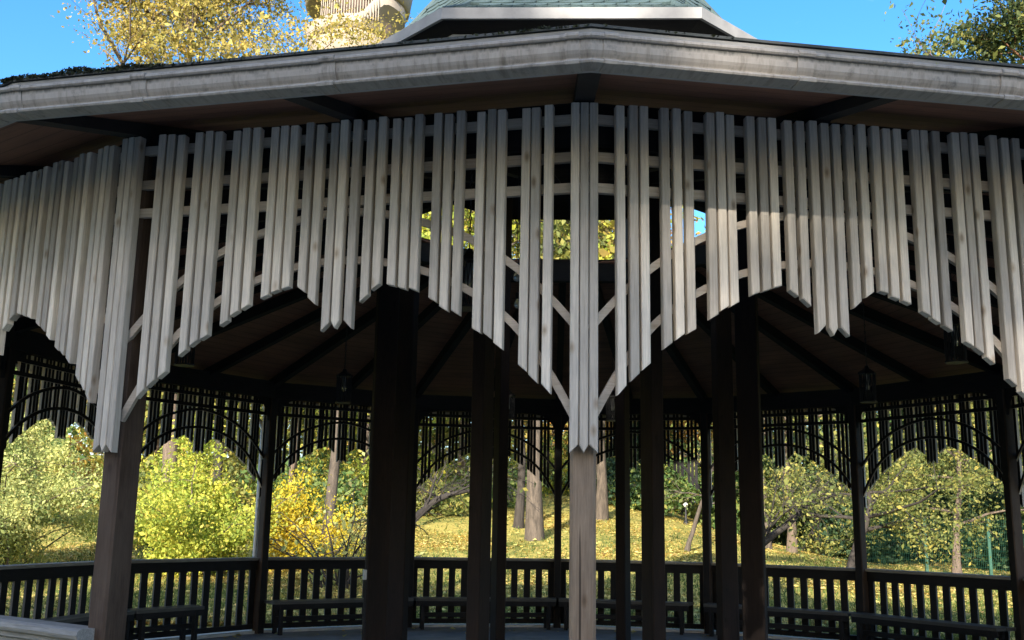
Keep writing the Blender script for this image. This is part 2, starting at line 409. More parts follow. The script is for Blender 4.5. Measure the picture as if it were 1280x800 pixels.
ptl = [[(-h, 2.425), (h, 2.465)], [(-h, 2.46), (0, 2.425), (h, 2.46)], [(-h, 2.465), (h, 2.425)]]
for i in range(3): slats.append((L / 2 + (i - 1) * PITCHS, slat_mesh(ptl[i])))
CW = .0385; h = CW / 2
cpl = [[(-h, 1.852), (h, 1.888)], [(-h, 1.885), (0, 1.852), (h, 1.885)], [(-h, 1.888), (h, 1.852)]]
corner = [slat_mesh(c, SW=CW) for c in cpl]
def arch_mesh(pts, hw, y0, y1, name):
    P = [(x, z) for x, z in pts] + [(L - x, z) for x, z in reversed(pts[:-1])]
    # smooth: resample with Catmull-like dense interpolation
    xs = np.linspace(P[0][0], P[-1][0], 49); px, pz = zip(*P); zs = np.interp(xs, px, pz)
    ker = np.array([.25, .5, .25])
    for _ in range(3): zs[1:-1] = np.convolve(zs, ker, 'valid')
    m = MB(); n = len(xs); vs = []
    for i in range(n):
        a, b = max(i - 1, 0), min(i + 1, n - 1); d = np.array([xs[b] - xs[a], zs[b] - zs[a]]); d /= np.linalg.norm(d); nr = np.array([-d[1], d[0]]) * hw
        lo = (xs[i] - nr[0], zs[i] - nr[1]); hi = (xs[i] + nr[0], zs[i] + nr[1])
        vs += [(lo[0], y0, lo[1]), (hi[0], y0, hi[1]), (hi[0], y1, hi[1]), (lo[0], y1, lo[1])]
    fs = []; mi = []
    for i in range(n - 1):
        for k in range(4): j = (k + 1) % 4; fs.append((i * 4 + k, i * 4 + j, i * 4 + 4 + j, i * 4 + 4 + k)); mi.append(1 if k == 0 else 0)
    fs += [(0, 1, 2, 3), tuple(4 * (n - 1) + k for k in (3, 2, 1, 0))]; mi += [0, 0]
    m.add(vs, fs); m.m = mi; return fixn(m.mesh(name, [PALEX, DARKX]))
lowa = arch_mesh([(.045, 2.01), (.065, 2.055), (.143, 2.195), (.3, 2.42), (.43, 2.53), (.57, 2.62), (.72, 2.69), (.92, 2.75), (L / 2, 2.775)], .0175, -.026, -.002, 'arched_rail')
upa = arch_mesh([(.03, 2.405), (.14, 2.54), (.3, 2.69), (.43, 2.785), (.576, 2.87), (.726, 2.925), (.92, 2.985), (L / 2, 3.02)], .0175, -.026, -.002, 'arched_rail')
def rail_mesh(z, hw=.023):
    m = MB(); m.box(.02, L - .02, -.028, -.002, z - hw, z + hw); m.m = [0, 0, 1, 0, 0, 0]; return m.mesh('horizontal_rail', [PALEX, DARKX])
hr1, hr2, hr3 = rail_mesh(3.215), rail_mesh(3.065), rail_mesh(3.40)
solo = {0, 15, 1, 5, 6, 7, 8, 9, 10}
far_m = MB()
for k in range(N):
    va = link('valance', hr3, pav, mat=SM[k])
    link('horizontal_rail', hr1, va); link('horizontal_rail', hr2, va)
    link('arched_rail', lowa, va); link('arched_rail', upa, va)
    bis = Matrix.Rotation(HA, 4, 'Z')
    items = [(Matrix.Translation((s + rnd.uniform(-.002, .002), rnd.uniform(-.002, .002), rnd.uniform(-.009, .007))) @ Matrix.Rotation(rnd.uniform(-.0022, .0022), 4, 'Y'), me) for s, me in slats]
    items += [(bis @ Matrix.Translation(((i - 1) * .0427, rnd.uniform(-.0012, .0012) + .002, rnd.uniform(-.003, .003))), corner[i]) for i in range(3)]
    for mt, me in items:
        if k in solo: link('slat', me, va, mat=mt)
        else:
            W = SM[k] @ mt; far_m.add([tuple(W @ v.co) for v in me.vertices], [tuple(p.vertices) for p in me.polygons])
            far_m.m[-len(me.polygons):] = [p.material_index for p in me.polygons]
def nail_mesh():
    m = MB(); xs = np.linspace(.045, L - .045, 49)
    la = [(.065, 2.055), (.143, 2.195), (.3, 2.42), (.43, 2.53), (.57, 2.62), (.72, 2.69), (.92, 2.75), (L / 2, 2.775)]; ua = [(.03, 2.405), (.14, 2.54), (.3, 2.69), (.43, 2.785), (.576, 2.87), (.726, 2.925), (.92, 2.985), (L / 2, 3.02)]
    for s, _ in slats:
        q = min(s, L - s)
        for z in (3.215, 3.065, float(np.interp(q, *zip(*la))), float(np.interp(q, *zip(*ua)))):
            x = s + rnd.uniform(-.008, .008); z += rnd.uniform(-.012, .012); r_ = .0042
            m.add([(x + r_ * math.cos(t), STH + .0018, z + r_ * math.sin(t)) for t in np.linspace(0, 2 * math.pi, 7)[:-1]] + [(x + r_ * 1.2 * math.cos(t), STH - .002, z + r_ * 1.2 * math.sin(t)) for t in np.linspace(0, 2 * math.pi, 7)[:-1]],
                  [(5, 4, 3, 2, 1, 0)] + [(i, (i + 1) % 6, (i + 1) % 6 + 6, i + 6) for i in range(6)])
    return m.mesh('nails', RUST)
nme = nail_mesh()
for o in [c for c in pav.children if c.name.startswith('valance')]:
    if o.matrix_local.translation.y < -5: nl = link('nails', nme, o); nl['kind'] = 'stuff'
o = link('slat_rows', far_m.mesh('slat_rows', [PALE, DARKZ]), pav); o['kind'] = 'stuff'

# railings
def rail_cap():
    pr = [(-.045, .86), (-.045, .985), (-.075, .99), (-.08, 1.0), (-.075, 1.025), (.06, 1.03), (.08, 1.02), (.086, 1.0), (.078, .982), (.045, .972), (.05, .95), (.03, .94), (.03, .86)]
    n = len(pr); m = sideprism(pr, None)
    m.m = [1 if (k in (0, 1, 12)) else 0 for k in range(n + 2)]
    return fixn(m.mesh('railing', [GREYX, DARKX]))
capme = rail_cap()
m = MB(); m.box(-.049, .049, -.018, .012, .10, .87); m.m = [0, 0, 1, 0, 0, 0]; balme = m.mesh('baluster', [BENCHX, DARKZ])
m = MB(); m.box(.06, L - .06, -.03, .02, .055, .125); m.m = [1, 0, 1, 0, 0, 0]; botme = m.mesh('bottom_rail', [BENCHX, DARKX])
for k in range(1, 15):
    ra = link('railing', capme, pav, mat=SM[k]); link('bottom_rail', botme, ra)
    for i in range(12): link('baluster', balme, ra, mat=Matrix.Translation(((i + .5) * L / 12 + rnd.uniform(-.007, .007), rnd.uniform(-.003, .003), 0)) @ Matrix.Rotation(rnd.uniform(-.008, .008), 4, 'Y'))

# main roof: covering, ceiling panels, rafters, eave boards, gutters
SL = .28
def zc(o): return 3.55 - SL * o
OI = -4.14
m = MB()
covp = [(.738, zc(.738) + .120), (.754, zc(.754) + .124), (.752, zc(.752) + .136), (-3.9, zc(-3.9) + .09)]
for k in range(N):
    vs = []
    for o_, z in covp: vs += [tuple(SM[k] @ Vector((-o_ * TA, o_, z))), tuple(SM[k] @ Vector((L + o_ * TA, o_, z)))]
    m.add(vs, [(0, 1, 3, 2), (2, 3, 5, 4), (4, 5, 7, 6)])
roof = link('main_roof', m.mesh('main_roof', ROOFTOP), pav)
def ceil_half(a):
    m = MB(); o1, o0 = .70, OI; T = .02
    xl = (lambda o: -o * TA) if a == 0 else (lambda o: L / 2); xr = (lambda o: L / 2) if a == 0 else (lambda o: L + o * TA)
    vs = [(xl(o_), o_, zc(o_) + t) for t in (0, T) for o_ in (o1, o0)] + [(xr(o_), o_, zc(o_) + t) for t in (0, T) for o_ in (o1, o0)]
    m.add(vs, [(0, 1, 5, 4), (2, 6, 7, 3), (0, 4, 6, 2), (1, 3, 7, 5), (0, 2, 3, 1), (4, 5, 7, 6)])
    return fixn(m.mesh('ceiling_panel', CEIL))
cph = [ceil_half(0), ceil_half(1)]
def rafter(o1, o0, wd, dep):
    m = MB(); vs = []
    for o_, dd in ((o1, .045), (.03, .065), (-.06, dep), (o0, dep)):
        z = zc(o_) - .002
        vs += [(-wd, o_, z - dd), (wd, o_, z - dd), (wd, o_, z), (-wd, o_, z)]
    fs = [(i * 4 + k, i * 4 + (k + 1) % 4, i * 4 + 4 + (k + 1) % 4, i * 4 + 4 + k) for i in range(3) for k in range(4)] + [(3, 2, 1, 0), (12, 13, 14, 15)]
    m.add(vs, fs); return fixn(m.mesh('rafter', DARKX))
midr = rafter(.69, OI + .05, .04, .125)
def hip_rafter():
    m = MB(); vs = []
    for o_, dd in ((.69, .05), (.03, .068), (-.06, .135), (OI + .05, .135)):
        z = zc(o_) - .004; rr = (AP + o_) / math.cos(HA) - R
        vs += [(-.045, rr, z - dd), (.045, rr, z - dd), (.045, rr, z), (-.045, rr, z)]
    fs = [(i * 4 + k, i * 4 + (k + 1) % 4, i * 4 + 4 + (k + 1) % 4, i * 4 + 4 + k) for i in range(3) for k in range(4)] + [(3, 2, 1, 0), (12, 13, 14, 15)]
    m.add(vs, fs); return fixn(m.mesh('rafter', DARKX))
hipr = hip_rafter()
eave = fixn(sideprism([(.702, 3.292), (.722, 3.292), (.722, 3.405), (.735, 3.415), (.744, zc(.744) + .118), (.702, zc(.702) + .11)], FASCIA).mesh('eave_board', FASCIA))
GO, GZ = .80, 3.293
gp = [(GO + a, GZ + b) for a, b in [(-.076, -.004), (-.012, -.004), (.002, -.003), (.006, .004), (.001, .012), (-.022, .014), (-.034, .020), (-.030, .032), (-.020, .044), (-.013, .056), (-.010, .075), (-.008, .098), (.002, .100), (.008, .106), (.007, .116), (.000, .121), (-.010, .119), (-.014, .10), (-.016, .075), (-.026, .05), (-.04, .025), (-.045, .006), (-.070, .006), (-.070, .11), (-.076, .11)]]
def gut_mesh(x0, x1, push=0, name='gutter'):
    m = MB(); n = len(gp); cx_, cz_ = .565, 3.435
    P = [(o_ + (push if o_ > GO - .05 else 0), z + (push * .6 if z > GZ + .1 else (-push * .8 if z < GZ + .001 else 0))) for o_, z in gp]
    vs = [((-o_ * TA if x0 is None else x0), o_, z) for o_, z in P] + [((L + o_ * TA if x1 is None else x1), o_, z) for o_, z in P]
    m.add(vs, [(i, (i + 1) % n, (i + 1) % n + n, i + n) for i in range(n)] + [tuple(reversed(range(n))), tuple(range(n, 2 * n))])
    return fixn(m.mesh(name, GUTTER))
gme = gut_mesh(None, None)
jm = {s: gut_mesh(s - .035, s + .035, .006, 'gutter_joint') for s in (.70, 1.55)}
jc0, jc1 = gut_mesh(-.11, -.055, .005, 'gutter_joint'), gut_mesh(L + .055, L + .11, .005, 'gutter_joint')
for k in range(N):
    for a in (0, 1): link('ceiling_panel', cph[a], roof, mat=SM[k])
    link('rafter', hipr, roof, mat=vert_mat(k)); link('rafter', midr, roof, mat=SM[k] @ Matrix.Translation((L / 2, 0, 0)))
    link('eave_board', eave, roof, mat=SM[k]); link('gutter', gme, roof, mat=SM[k])
    link('gutter_joint', jc0, roof, mat=SM[k]); link('gutter_joint', jc1, roof, mat=SM[k])
    for s in jm: link('gutter_joint', jm[s], roof, mat=SM[k] @ Matrix.Translation(({(0, .70): .24, (0, 1.55): .26, (15, .70): .03, (15, 1.55): .07}.get((k, s), 0), 0, 0)))
# moss and weeds along the eave
MOSSJOB = []
for k, s0, s1, cnt, hh in ((0, 1.72, 2.55, 2600, .038), (0, 1.2, 1.75, 150, .012), (0, -.1, 1.3, 200, .01), (15, 1.9, 2.5, 60, .008), (0, -.16, .25, 260, .016), (1, -.1, 2.4, 1500, .026)):
    for i in range(cnt):
        s = rnd.uniform(s0, s1); t = (s - s0) / (s1 - s0); e = hh * (.25 + .75 * max(0, math.sin(math.pi * t) * (.6 + .4 * math.sin(s * 21)))) if hh > .025 else hh * max(.1, math.sin(s * 37) * math.sin(s * 11 + 1))
        MOSSJOB.append(SM[k] @ Vector((s, .757 - rnd.uniform(-.004, .03), zc(.757) + .13 + e * rnd.random())))
m = MB()
for s, hgt, cnt in ((1.78, .04, 4), (1.66, .02, 3), (1.05, .05, 5), (1.0, .025, 3)):
    for i in range(cnt):
        b = SM[15] @ Vector((s + rnd.uniform(-.02, .02), .78, 3.38)); t = b + Vector((rnd.uniform(-.02, .02), rnd.uniform(-.02, .02), hgt * rnd.uniform(.7, 1.1)))
        d = Vector((.004, 0, 0)); m.add([tuple(b - d), tuple(b + d), tuple((b + t) / 2 + d * 1.2), tuple(t)], [(0, 1, 2), (0, 2, 3)])
wd = link('weed', m.mesh('weed', L_PALE), roof); wd['kind'] = 'stuff'

# inner posts and cupola
RI = 1.89; N8 = 8; H8 = math.pi / 8
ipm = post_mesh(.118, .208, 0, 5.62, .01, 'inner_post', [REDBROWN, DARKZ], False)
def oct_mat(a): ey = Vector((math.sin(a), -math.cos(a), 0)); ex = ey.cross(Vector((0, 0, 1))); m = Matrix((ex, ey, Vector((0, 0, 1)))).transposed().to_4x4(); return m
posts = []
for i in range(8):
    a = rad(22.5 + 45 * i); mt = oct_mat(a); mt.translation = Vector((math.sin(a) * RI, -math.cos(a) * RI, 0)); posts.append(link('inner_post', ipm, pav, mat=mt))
# cable and junction box on one inner post (front left)
pl = posts[6]
m = MB(); m.tube([(-.02 + .008 * math.sin(z * 3) + (.018 if z < 1.0 else 0), .108, z) for z in np.arange(.1, 2.6, .1)], .006, 5); link('cable', m.mesh('cable', IRON), pl)
m = MB(); m.box(-.05, -.0, .1045, .131, 1.02, 1.11); link('junction_box', m.mesh('junction_box', PIPE), pl)

AP8 = RI * math.cos(H8); L8 = 2 * RI * math.sin(H8); T8 = math.tan(H8)
def octside(i):
    a = rad(45 * i); ey = Vector((math.sin(a), -math.cos(a), 0)); ex = ey.cross(Vector((0, 0, 1))); m = Matrix((ex, ey, Vector((0, 0, 1)))).transposed().to_4x4(); m.translation = ey * AP8; return m
OM = [octside(i) for i in range(8)]
def octprism(prof, mat, name, mi=None):
    m = MB(); n = len(prof)
    vs = [(-(AP8 + o_) * T8, o_, z) for o_, z in prof] + [((AP8 + o_) * T8, o_, z) for o_, z in prof]
    m.add(vs, [(i, (i + 1) % n, (i + 1) % n + n, i + n) for i in range(n)] + [tuple(reversed(range(n))), tuple(range(n, 2 * n))])
    return fixn(m.mesh(name, mat))
sill = octprism([(-.05, 4.48), (.05, 4.48), (.05, 4.72), (.08, 4.72), (.08, 4.75), (-.06, 4.75), (-.06, 4.72), (-.05, 4.72)], DARKX, 'sill_beam')
m = MB(); pts = [(-L8 / 2, 5.64), (-L8 / 2, 5.28)] + [(-L8 / 2 + .06 + (L8 - .12) * t, 5.30 + .20 * (1 - abs(2 * t - 1) ** 4)) for t in np.linspace(0, 1, 17)] + [(L8 / 2, 5.28), (L8 / 2, 5.64)]
n = len(pts); m.add([(x, -.03, z) for x, z in pts] + [(x, .03, z) for x, z in pts], [(i, (i + 1) % n, (i + 1) % n + n, i + n) for i in range(n)])
for i in range(n // 2 - 0):
    j = n - 1 - i
    if i + 1 < j - 0 and i + 1 <= j - 1: m.f += [(i, i + 1, j - 1, j), (i + n, j + n, j - 1 + n, i + 1 + n)]; m.m += [0, 0]
headm = fixn(m.mesh('arched_head', DARKX))
cup = None
prof8 = [(2.78, 5.78), (2.45, 5.97), (2.1, 6.24), (1.75, 6.62), (1.4, 7.1), (1.0, 7.85), (.6, 8.75), (.25, 9.5), (.02, 9.9)]   # vertex radius, height
m = MB(); vs = []
for r_, z in prof8: vs += [(math.sin(rad(22.5 + 45 * i)) * r_, -math.cos(rad(22.5 + 45 * i)) * r_, z) for i in range(8)]
m.add(vs, [(j * 8 + i, j * 8 + (i + 1) % 8, (j + 1) * 8 + (i + 1) % 8, (j + 1) * 8 + i) for j in range(len(prof8) - 1) for i in range(8)])
cup = link('cupola_roof', m.mesh('cupola_roof', SHING), pav)
C8 = math.cos(H8)
f1 = octprism([(2.80 * C8 - AP8, 5.69), (2.83 * C8 - AP8, 5.69), (2.84 * C8 - AP8, 5.785), (2.78 * C8 - AP8, 5.785)], FASCIA, 'fascia')
f2 = octprism([(2.60 * C8 - AP8, 5.575), (2.63 * C8 - AP8, 5.575), (2.63 * C8 - AP8, 5.64), (2.60 * C8 - AP8, 5.64)], FASCIA, 'inner_fascia')
sof = octprism([(-.05, 5.60), (2.61 * C8 - AP8, 5.60), (2.61 * C8 - AP8, 5.645), (2.79 * C8 - AP8, 5.70), (2.79 * C8 - AP8, 5.71), (-.05, 5.66)], DARKX, 'cupola_soffit')
sb = octprism([(.3, 5.52), (.36, 5.52), (.36, 5.598), (.3, 5.598)], DARKX, 'soffit_beam')
for i in range(8):
    link('sill_beam', sill, pav, mat=OM[i]); link('arched_head', headm, pav, mat=OM[i])
    for nm, me in (('fascia', f1), ('inner_fascia', f2), ('cupola_soffit', sof)): link(nm, me, cup, mat=OM[i])
m = MB(); m.add([(math.sin(rad(22.5 + 45 * i)) * 1.8, -math.cos(rad(22.5 + 45 * i)) * 1.8, 5.63) for i in range(8)], [tuple(range(8))])
link('cupola_ceiling', m.mesh('cupola_ceiling', CEIL), cup)
# scalloped shingles
def shingle():
    m = MB(); w_ = .0985; pts = [(-w_, .16), (-w_, -.005)] + [(-w_ * math.cos(t), -.005 - .055 * math.sin(t)) for t in np.linspace(.35, math.pi - .35, 7)] + [(w_, -.005), (w_, .16)]
    n = len(pts); m.add([(x, y, .004 + (.024 if y < .1 else 0)) for x, y in pts] + [(x, y, -.004 + (.008 if y < .1 else 0)) for x, y in pts],
                        [tuple(reversed(range(n))), tuple(range(n, 2 * n))] + [(i, (i + 1) % n, (i + 1) % n + n, i + n) for i in range(n)])
    return fixn(m.mesh('shingle', SHING))
shm = shingle(); rest = MB(); cntsh = 0
segs = []                                    # walk up the facet profile
acc = 0
pp = [(r_ * C8, z) for r_, z in prof8]
rows = []; dist = .05; step = .115
for j in range(len(pp) - 1):
    (a0, z0), (a1, z1) = pp[j], pp[j + 1]; ln = math.hypot(a1 - a0, z1 - z0)
    while dist < ln:
        t = dist / ln; rows.append((a0 + (a1 - a0) * t, z0 + (z1 - z0) * t, math.atan2(z1 - z0, a0 - a1))); dist += step
    dist -= ln
for i in range(8):
    a = rad(45 * i); ey = Vector((math.sin(a), -math.cos(a), 0)); ex = ey.cross(Vector((0, 0, 1)))
    for ri, (ap, z, sl_) in enumerate(rows):
        half = ap * T8 - .06; nsh = int(half * 2 / .2)
        if nsh < 1: continue
        upv = (-ey * math.cos(sl_) + Vector((0, 0, 1)) * math.sin(sl_)); nv = (-ex).cross(upv)
        off = .1 if ri % 2 else 0
        for c in range(-nsh // 2, nsh // 2 + 1):
            x = c * .2 + off
            if abs(x) > half - .02: continue
            mt = Matrix((-ex, upv, nv)).transposed().to_4x4(); mt.translation = ey * ap + ex * x + Vector((0, 0, z)) + nv * .008
            if i in (0, 1, 7) and ri < 9 and cntsh < 290: link('shingle', shm, cup, mat=mt); cntsh += 1
            else: rest.add([tuple(mt @ v.co) for v in shm.vertices], [tuple(p.vertices) for p in shm.polygons])
o = link('shingle_rows', rest.mesh('shingle_rows', SHING), cup); o['kind'] = 'stuff'
m = MB()
for i in range(8):
    a = rad(22.5 + 45 * i); m.tube([(math.sin(a) * (r_ + .01), -math.cos(a) * (r_ + .01), z + .012) for r_, z in prof8], .03, 5)
link('hip_ridge', m.mesh('hip_ridge', SHING), cup)

# downspout outside the post at vertex 6
vm = vert_mat(6, R + .09)
m = MB(); m.tube([(.0, .65, 3.30), (.0, .62, 3.2), (0, .12, 2.95), (0, .03, 2.85), (0, .03, 1.5), (0, .03, .1), (0, .10, .02)], .038, 10)
link('downspout', m.mesh('downspout', PIPE, True), pav, mat=vm)

# ------------------------------------------------------------------ benches
def bench(k, t0, t1, lab):
    root = link('wooden_bench', None); root.matrix_world = SM[k]
    tag(root, lab, 'bench', 'benches along the inside of the railing')
    a = lambda o_, e: (-o_ * TA + t0) if e == 0 else (L + o_ * TA - t1)
    def slab(o0, o1, z0, z1, name, mat):
        m = MB(); vs = []
        for e in (0, 1): vs += [(a(o0, e), o0, z0), (a(o1, e), o1, z0), (a(o1, e), o1, z1), (a(o0, e), o0, z1)]
        m.add(vs, [(0, 1, 5, 4), (1, 2, 6, 5), (2, 3, 7, 6), (3, 0, 4, 7), (3, 2, 1, 0), (4, 5, 6, 7)]); return link(name, fixn(m.mesh(name, mat)), root)
    slab(-.46, -.31, .41, .45, 'seat_board', BENCHX); slab(-.30, -.15, .41, .45, 'seat_board', BENCHX)
    slab(-.455, -.435, .335, .409, 'apron', DARKX)
    m = MB(); m.box(a(-.4, 0) + .08, a(-.4, 1) - .08, -.33, -.29, .17, .235); link('stretcher', m.mesh('stretcher', DARKX), root)
    for e in (0, 1):
        x = a(-.4, e) + (.12 if e == 0 else -.12)
        for y in (-.43, -.2):
            m = MB(); m.box(x - .025, x + .025, y - .03, y + .03, 0, .41); link('leg', m.mesh('leg', DARKZ), root)
        m = MB(); m.box(x - .022, x + .022, -.399, -.231, .34, .405); link('leg_brace', m.mesh('leg_brace', DARKZ), root)
BL = {4: 'dark wooden bench by the railing, half hidden by the brown corner post', 5: 'short dark wooden bench that stops before the post with the pale downpipe',
      6: 'dark wooden bench between the downpipe post and the thick post with a cable', 7: 'dark wooden bench between the cable post and the slim far post',
      8: 'dark wooden bench whose end leg shows just before the pair of thick dark posts', 9: 'dark wooden bench between the pair of thick dark posts and the next railing post',
      10: 'dark wooden bench with a grey top below the railing that faces the green fence'}
for k in range(4, 11):
    bench(k, .02, 1.15 if k == 5 else (.2 if k == 8 else .02),
          BL[k])

# ------------------------------------------------------------------ lanterns and bulbs
def lantern_proto():
    root = link('hanging_lantern', None)
    m = MB()
    for i in range(6):
        a0, a1 = 2 * math.pi * i / 6, 2 * math.pi * (i + 1) / 6
        for t in np.linspace(0, 1, 4)[:-1]:
            for (ta, tb) in ((t, t + 1 / 3), (t + 1 / 3, t)):
                P = []
                for tt, z in ((ta, -.15), ((ta + tb) / 2, 0), (tb, .15)):
                    A = Vector((math.cos(a0), math.sin(a0), 0)) * .085; B = Vector((math.cos(a1), math.sin(a1), 0)) * .085
                    P.append(A * (1 - tt) + B * tt + Vector((0, 0, z)))
                m.tube(P, .004, 4)
        m.tube([(math.cos(a0) * .088, math.sin(a0) * .088, -.16), (math.cos(a0) * .088, math.sin(a0) * .088, .16)], .006, 4)
    link('lattice', m.mesh('lattice', IRON), root)
    m = MB(); m.lathe([(.0, .26), (.02, .25), (.03, .22), (.10, .175), (.105, .155), (0, .155)], 6); link('cap', m.mesh('cap', IRON), root)
    m = MB(); m.lathe([(.0, -.165), (.10, -.165), (.10, -.15), (.05, -.145), (0, -.145)], 6); link('base', m.mesh('base', IRON), root)
    m = MB(); m.lathe([(.0, .155), (.028, .15), (.03, .02), (.02, -.02), (0, -.025)], 10); link('bulb', m.mesh('bulb', GLASS, True), root)
    return root
lp = lantern_proto(); kids = list(lp.children)
LL = 'black iron lattice lantern '
spots = [(-10.5, 3.85, LL + 'seen through the slats beside the two glass bulbs', 0), (10.5, 3.85, LL + 'behind the front slats on the side without bulbs', 0), (-73, 3.75, LL + 'close behind the shaded slats near the brown corner post', 0), (62, 3.75, LL + 'close behind the sunlit slats', 0),
         (-124, 3.2, LL + 'hanging on a chain beside the thick post with a cable', 0), (107.5, 3.6, LL + 'hanging in front of the railing post towards the green fence', 0), (168.5, 3.6, LL + 'hanging far inside near the slim far post', 0), (-168.5, 3.6, LL + 'hanging far inside near the slim far post', 0)]
for i, (ang, rr, llab, _) in enumerate(spots):
    r_ = lp if i == 0 else lp.copy()
    if i: COL.objects.link(r_)
    a = rad(ang); r_.location = (math.sin(a) * rr, -math.cos(a) * rr, 3.12)
    tag(r_, llab, 'lantern', 'lanterns hanging under the ceiling')
    if i:
        for c in kids: cc = c.copy(); COL.objects.link(cc); cc.parent = r_
    ztop = zc(rr - AP) - 3.12 - .1
    m = MB(); z = .25; q = 0
    while z < ztop:
        m.tube([(0, 0, z), ((.009 if q % 2 else .002), (.002 if q % 2 else .009), z + .02), (0, 0, z + .045)], .0045, 4); m.tube([(0, 0, z), (-(.009 if q % 2 else .002), -(.002 if q % 2 else .009), z + .02), (0, 0, z + .045)], .0045, 4); z += .04; q += 1
    link('chain', m.mesh('chain', IRON), r_)
for px, py, Y, lab in ((646, 345, -2.6, 'upper'), (647, 379, -2.2, 'lower')):
    P = at(px, py, Y); root = link('light_bulb', None); root.location = P
    tag(root, 'clear glass bulb on a thin black cable, the %s of two behind the pale slats' % lab, 'light bulb')
    m = MB(); m.lathe([(0, -.045), (.018, -.042), (.030, -.022), (.030, -.002), (.018, .022), (.014, .035)], 12); link('glass_bulb', m.mesh('glass_bulb', GLASS, True), root)
    m = MB(); m.lathe([(.014, .035), (.019, .038), (.019, .085), (.008, .092), (0, .093)], 10); link('socket', m.mesh('socket', IRON), root)
    m = MB(); m.tube([(0, 0, .09), (.004, 0, .5), (0, 0, zc(-P.y - AP) - P.z - .0)], .004, 4); link('cable', m.mesh('cable', IRON), root)

# ------------------------------------------------------------------ foliage helpers
def leaf_obj(name, C, size, mat, parent=None, flat=False, aspect=.55):
    n = len(C); C = np.asarray(C, np.float32)
    if flat:
        th = RNG.uniform(0, 2 * np.pi, n); d = np.stack([np.cos(th), np.sin(th), RNG.uniform(-.25, .25, n)], 1); nn = np.stack([RNG.normal(0, .35, n), RNG.normal(0, .35, n), np.ones(n)], 1)
    else:
        d = RNG.normal(size=(n, 3)); d[:, 2] -= .45; nn = RNG.normal(size=(n, 3)); nn[:, 2] += .35
    d /= np.linalg.norm(d, axis=1)[:, None]; s = np.cross(nn, d); s /= np.linalg.norm(s, axis=1)[:, None] + 1e-6
    sz = size * np.clip(RNG.lognormal(-.05, .38, n), .35, 2.2)[:, None]
    fold = np.cross(d, s) * sz * .12
    v = np.empty((n, 4, 3), np.float32)
    v[:, 0] = C - d * sz * .5; v[:, 1] = C + s * sz * aspect * .5 + fold; v[:, 2] = C + d * sz * .5; v[:, 3] = C - s * sz * aspect * .5 + fold
    me = bpy.data.meshes.new(name); me.vertices.add(4 * n); me.vertices.foreach_set('co', v.ravel())
    me.loops.add(4 * n); me.loops.foreach_set('vertex_index', np.arange(4 * n, dtype=np.int32))
    me.polygons.add(n); me.polygons.foreach_set('loop_start', np.arange(0, 4 * n, 4, dtype=np.int32)); me.polygons.foreach_set('loop_total', np.full(n, 4, np.int32))
    me.materials.append(mat); me.update(calc_edges=True); me.validate()
    return link(name, me, parent)

def grow(r, p, d, length, rad0, depth, segs, tips, maxdepth, spread, upb, droop):
    n = 4 if depth else 6; pts = [p.copy()]; rs = [rad0]; q = p.copy(); dd = d.copy()
    for i in range(n):
        dd = (dd + Vector((r.gauss(0, .16), r.gauss(0, .16), r.gauss(0, .10) + upb * .12 - droop * depth * .05))).normalized()
        q = q + dd * (length / n); pts.append(q.copy()); rs.append(max(.006, rad0 * (1 - .62 * (i + 1) / n)))
    segs.append((pts, rs, depth))
    if depth >= maxdepth:
        tips.append(pts); return
    nb = r.randint(3, 5) if depth else 0
    for b in range(nb):
        i = r.randint(1, n); base = pts[i]
        ax = dd.orthogonal().normalized(); ax.rotate(Matrix.Rotation(r.uniform(0, 6.283), 3, dd))
        nd = (dd * math.cos(spread) + ax * math.sin(spread) * r.uniform(.7, 1.3) + Vector((0, 0, upb * .2))).normalized()
        grow(r, base, nd, length * r.uniform(.45, .72), rs[i] * .6, depth + 1, segs, tips, maxdepth, spread, upb, droop)
    if depth == maxdepth - 1: tips.append(pts)

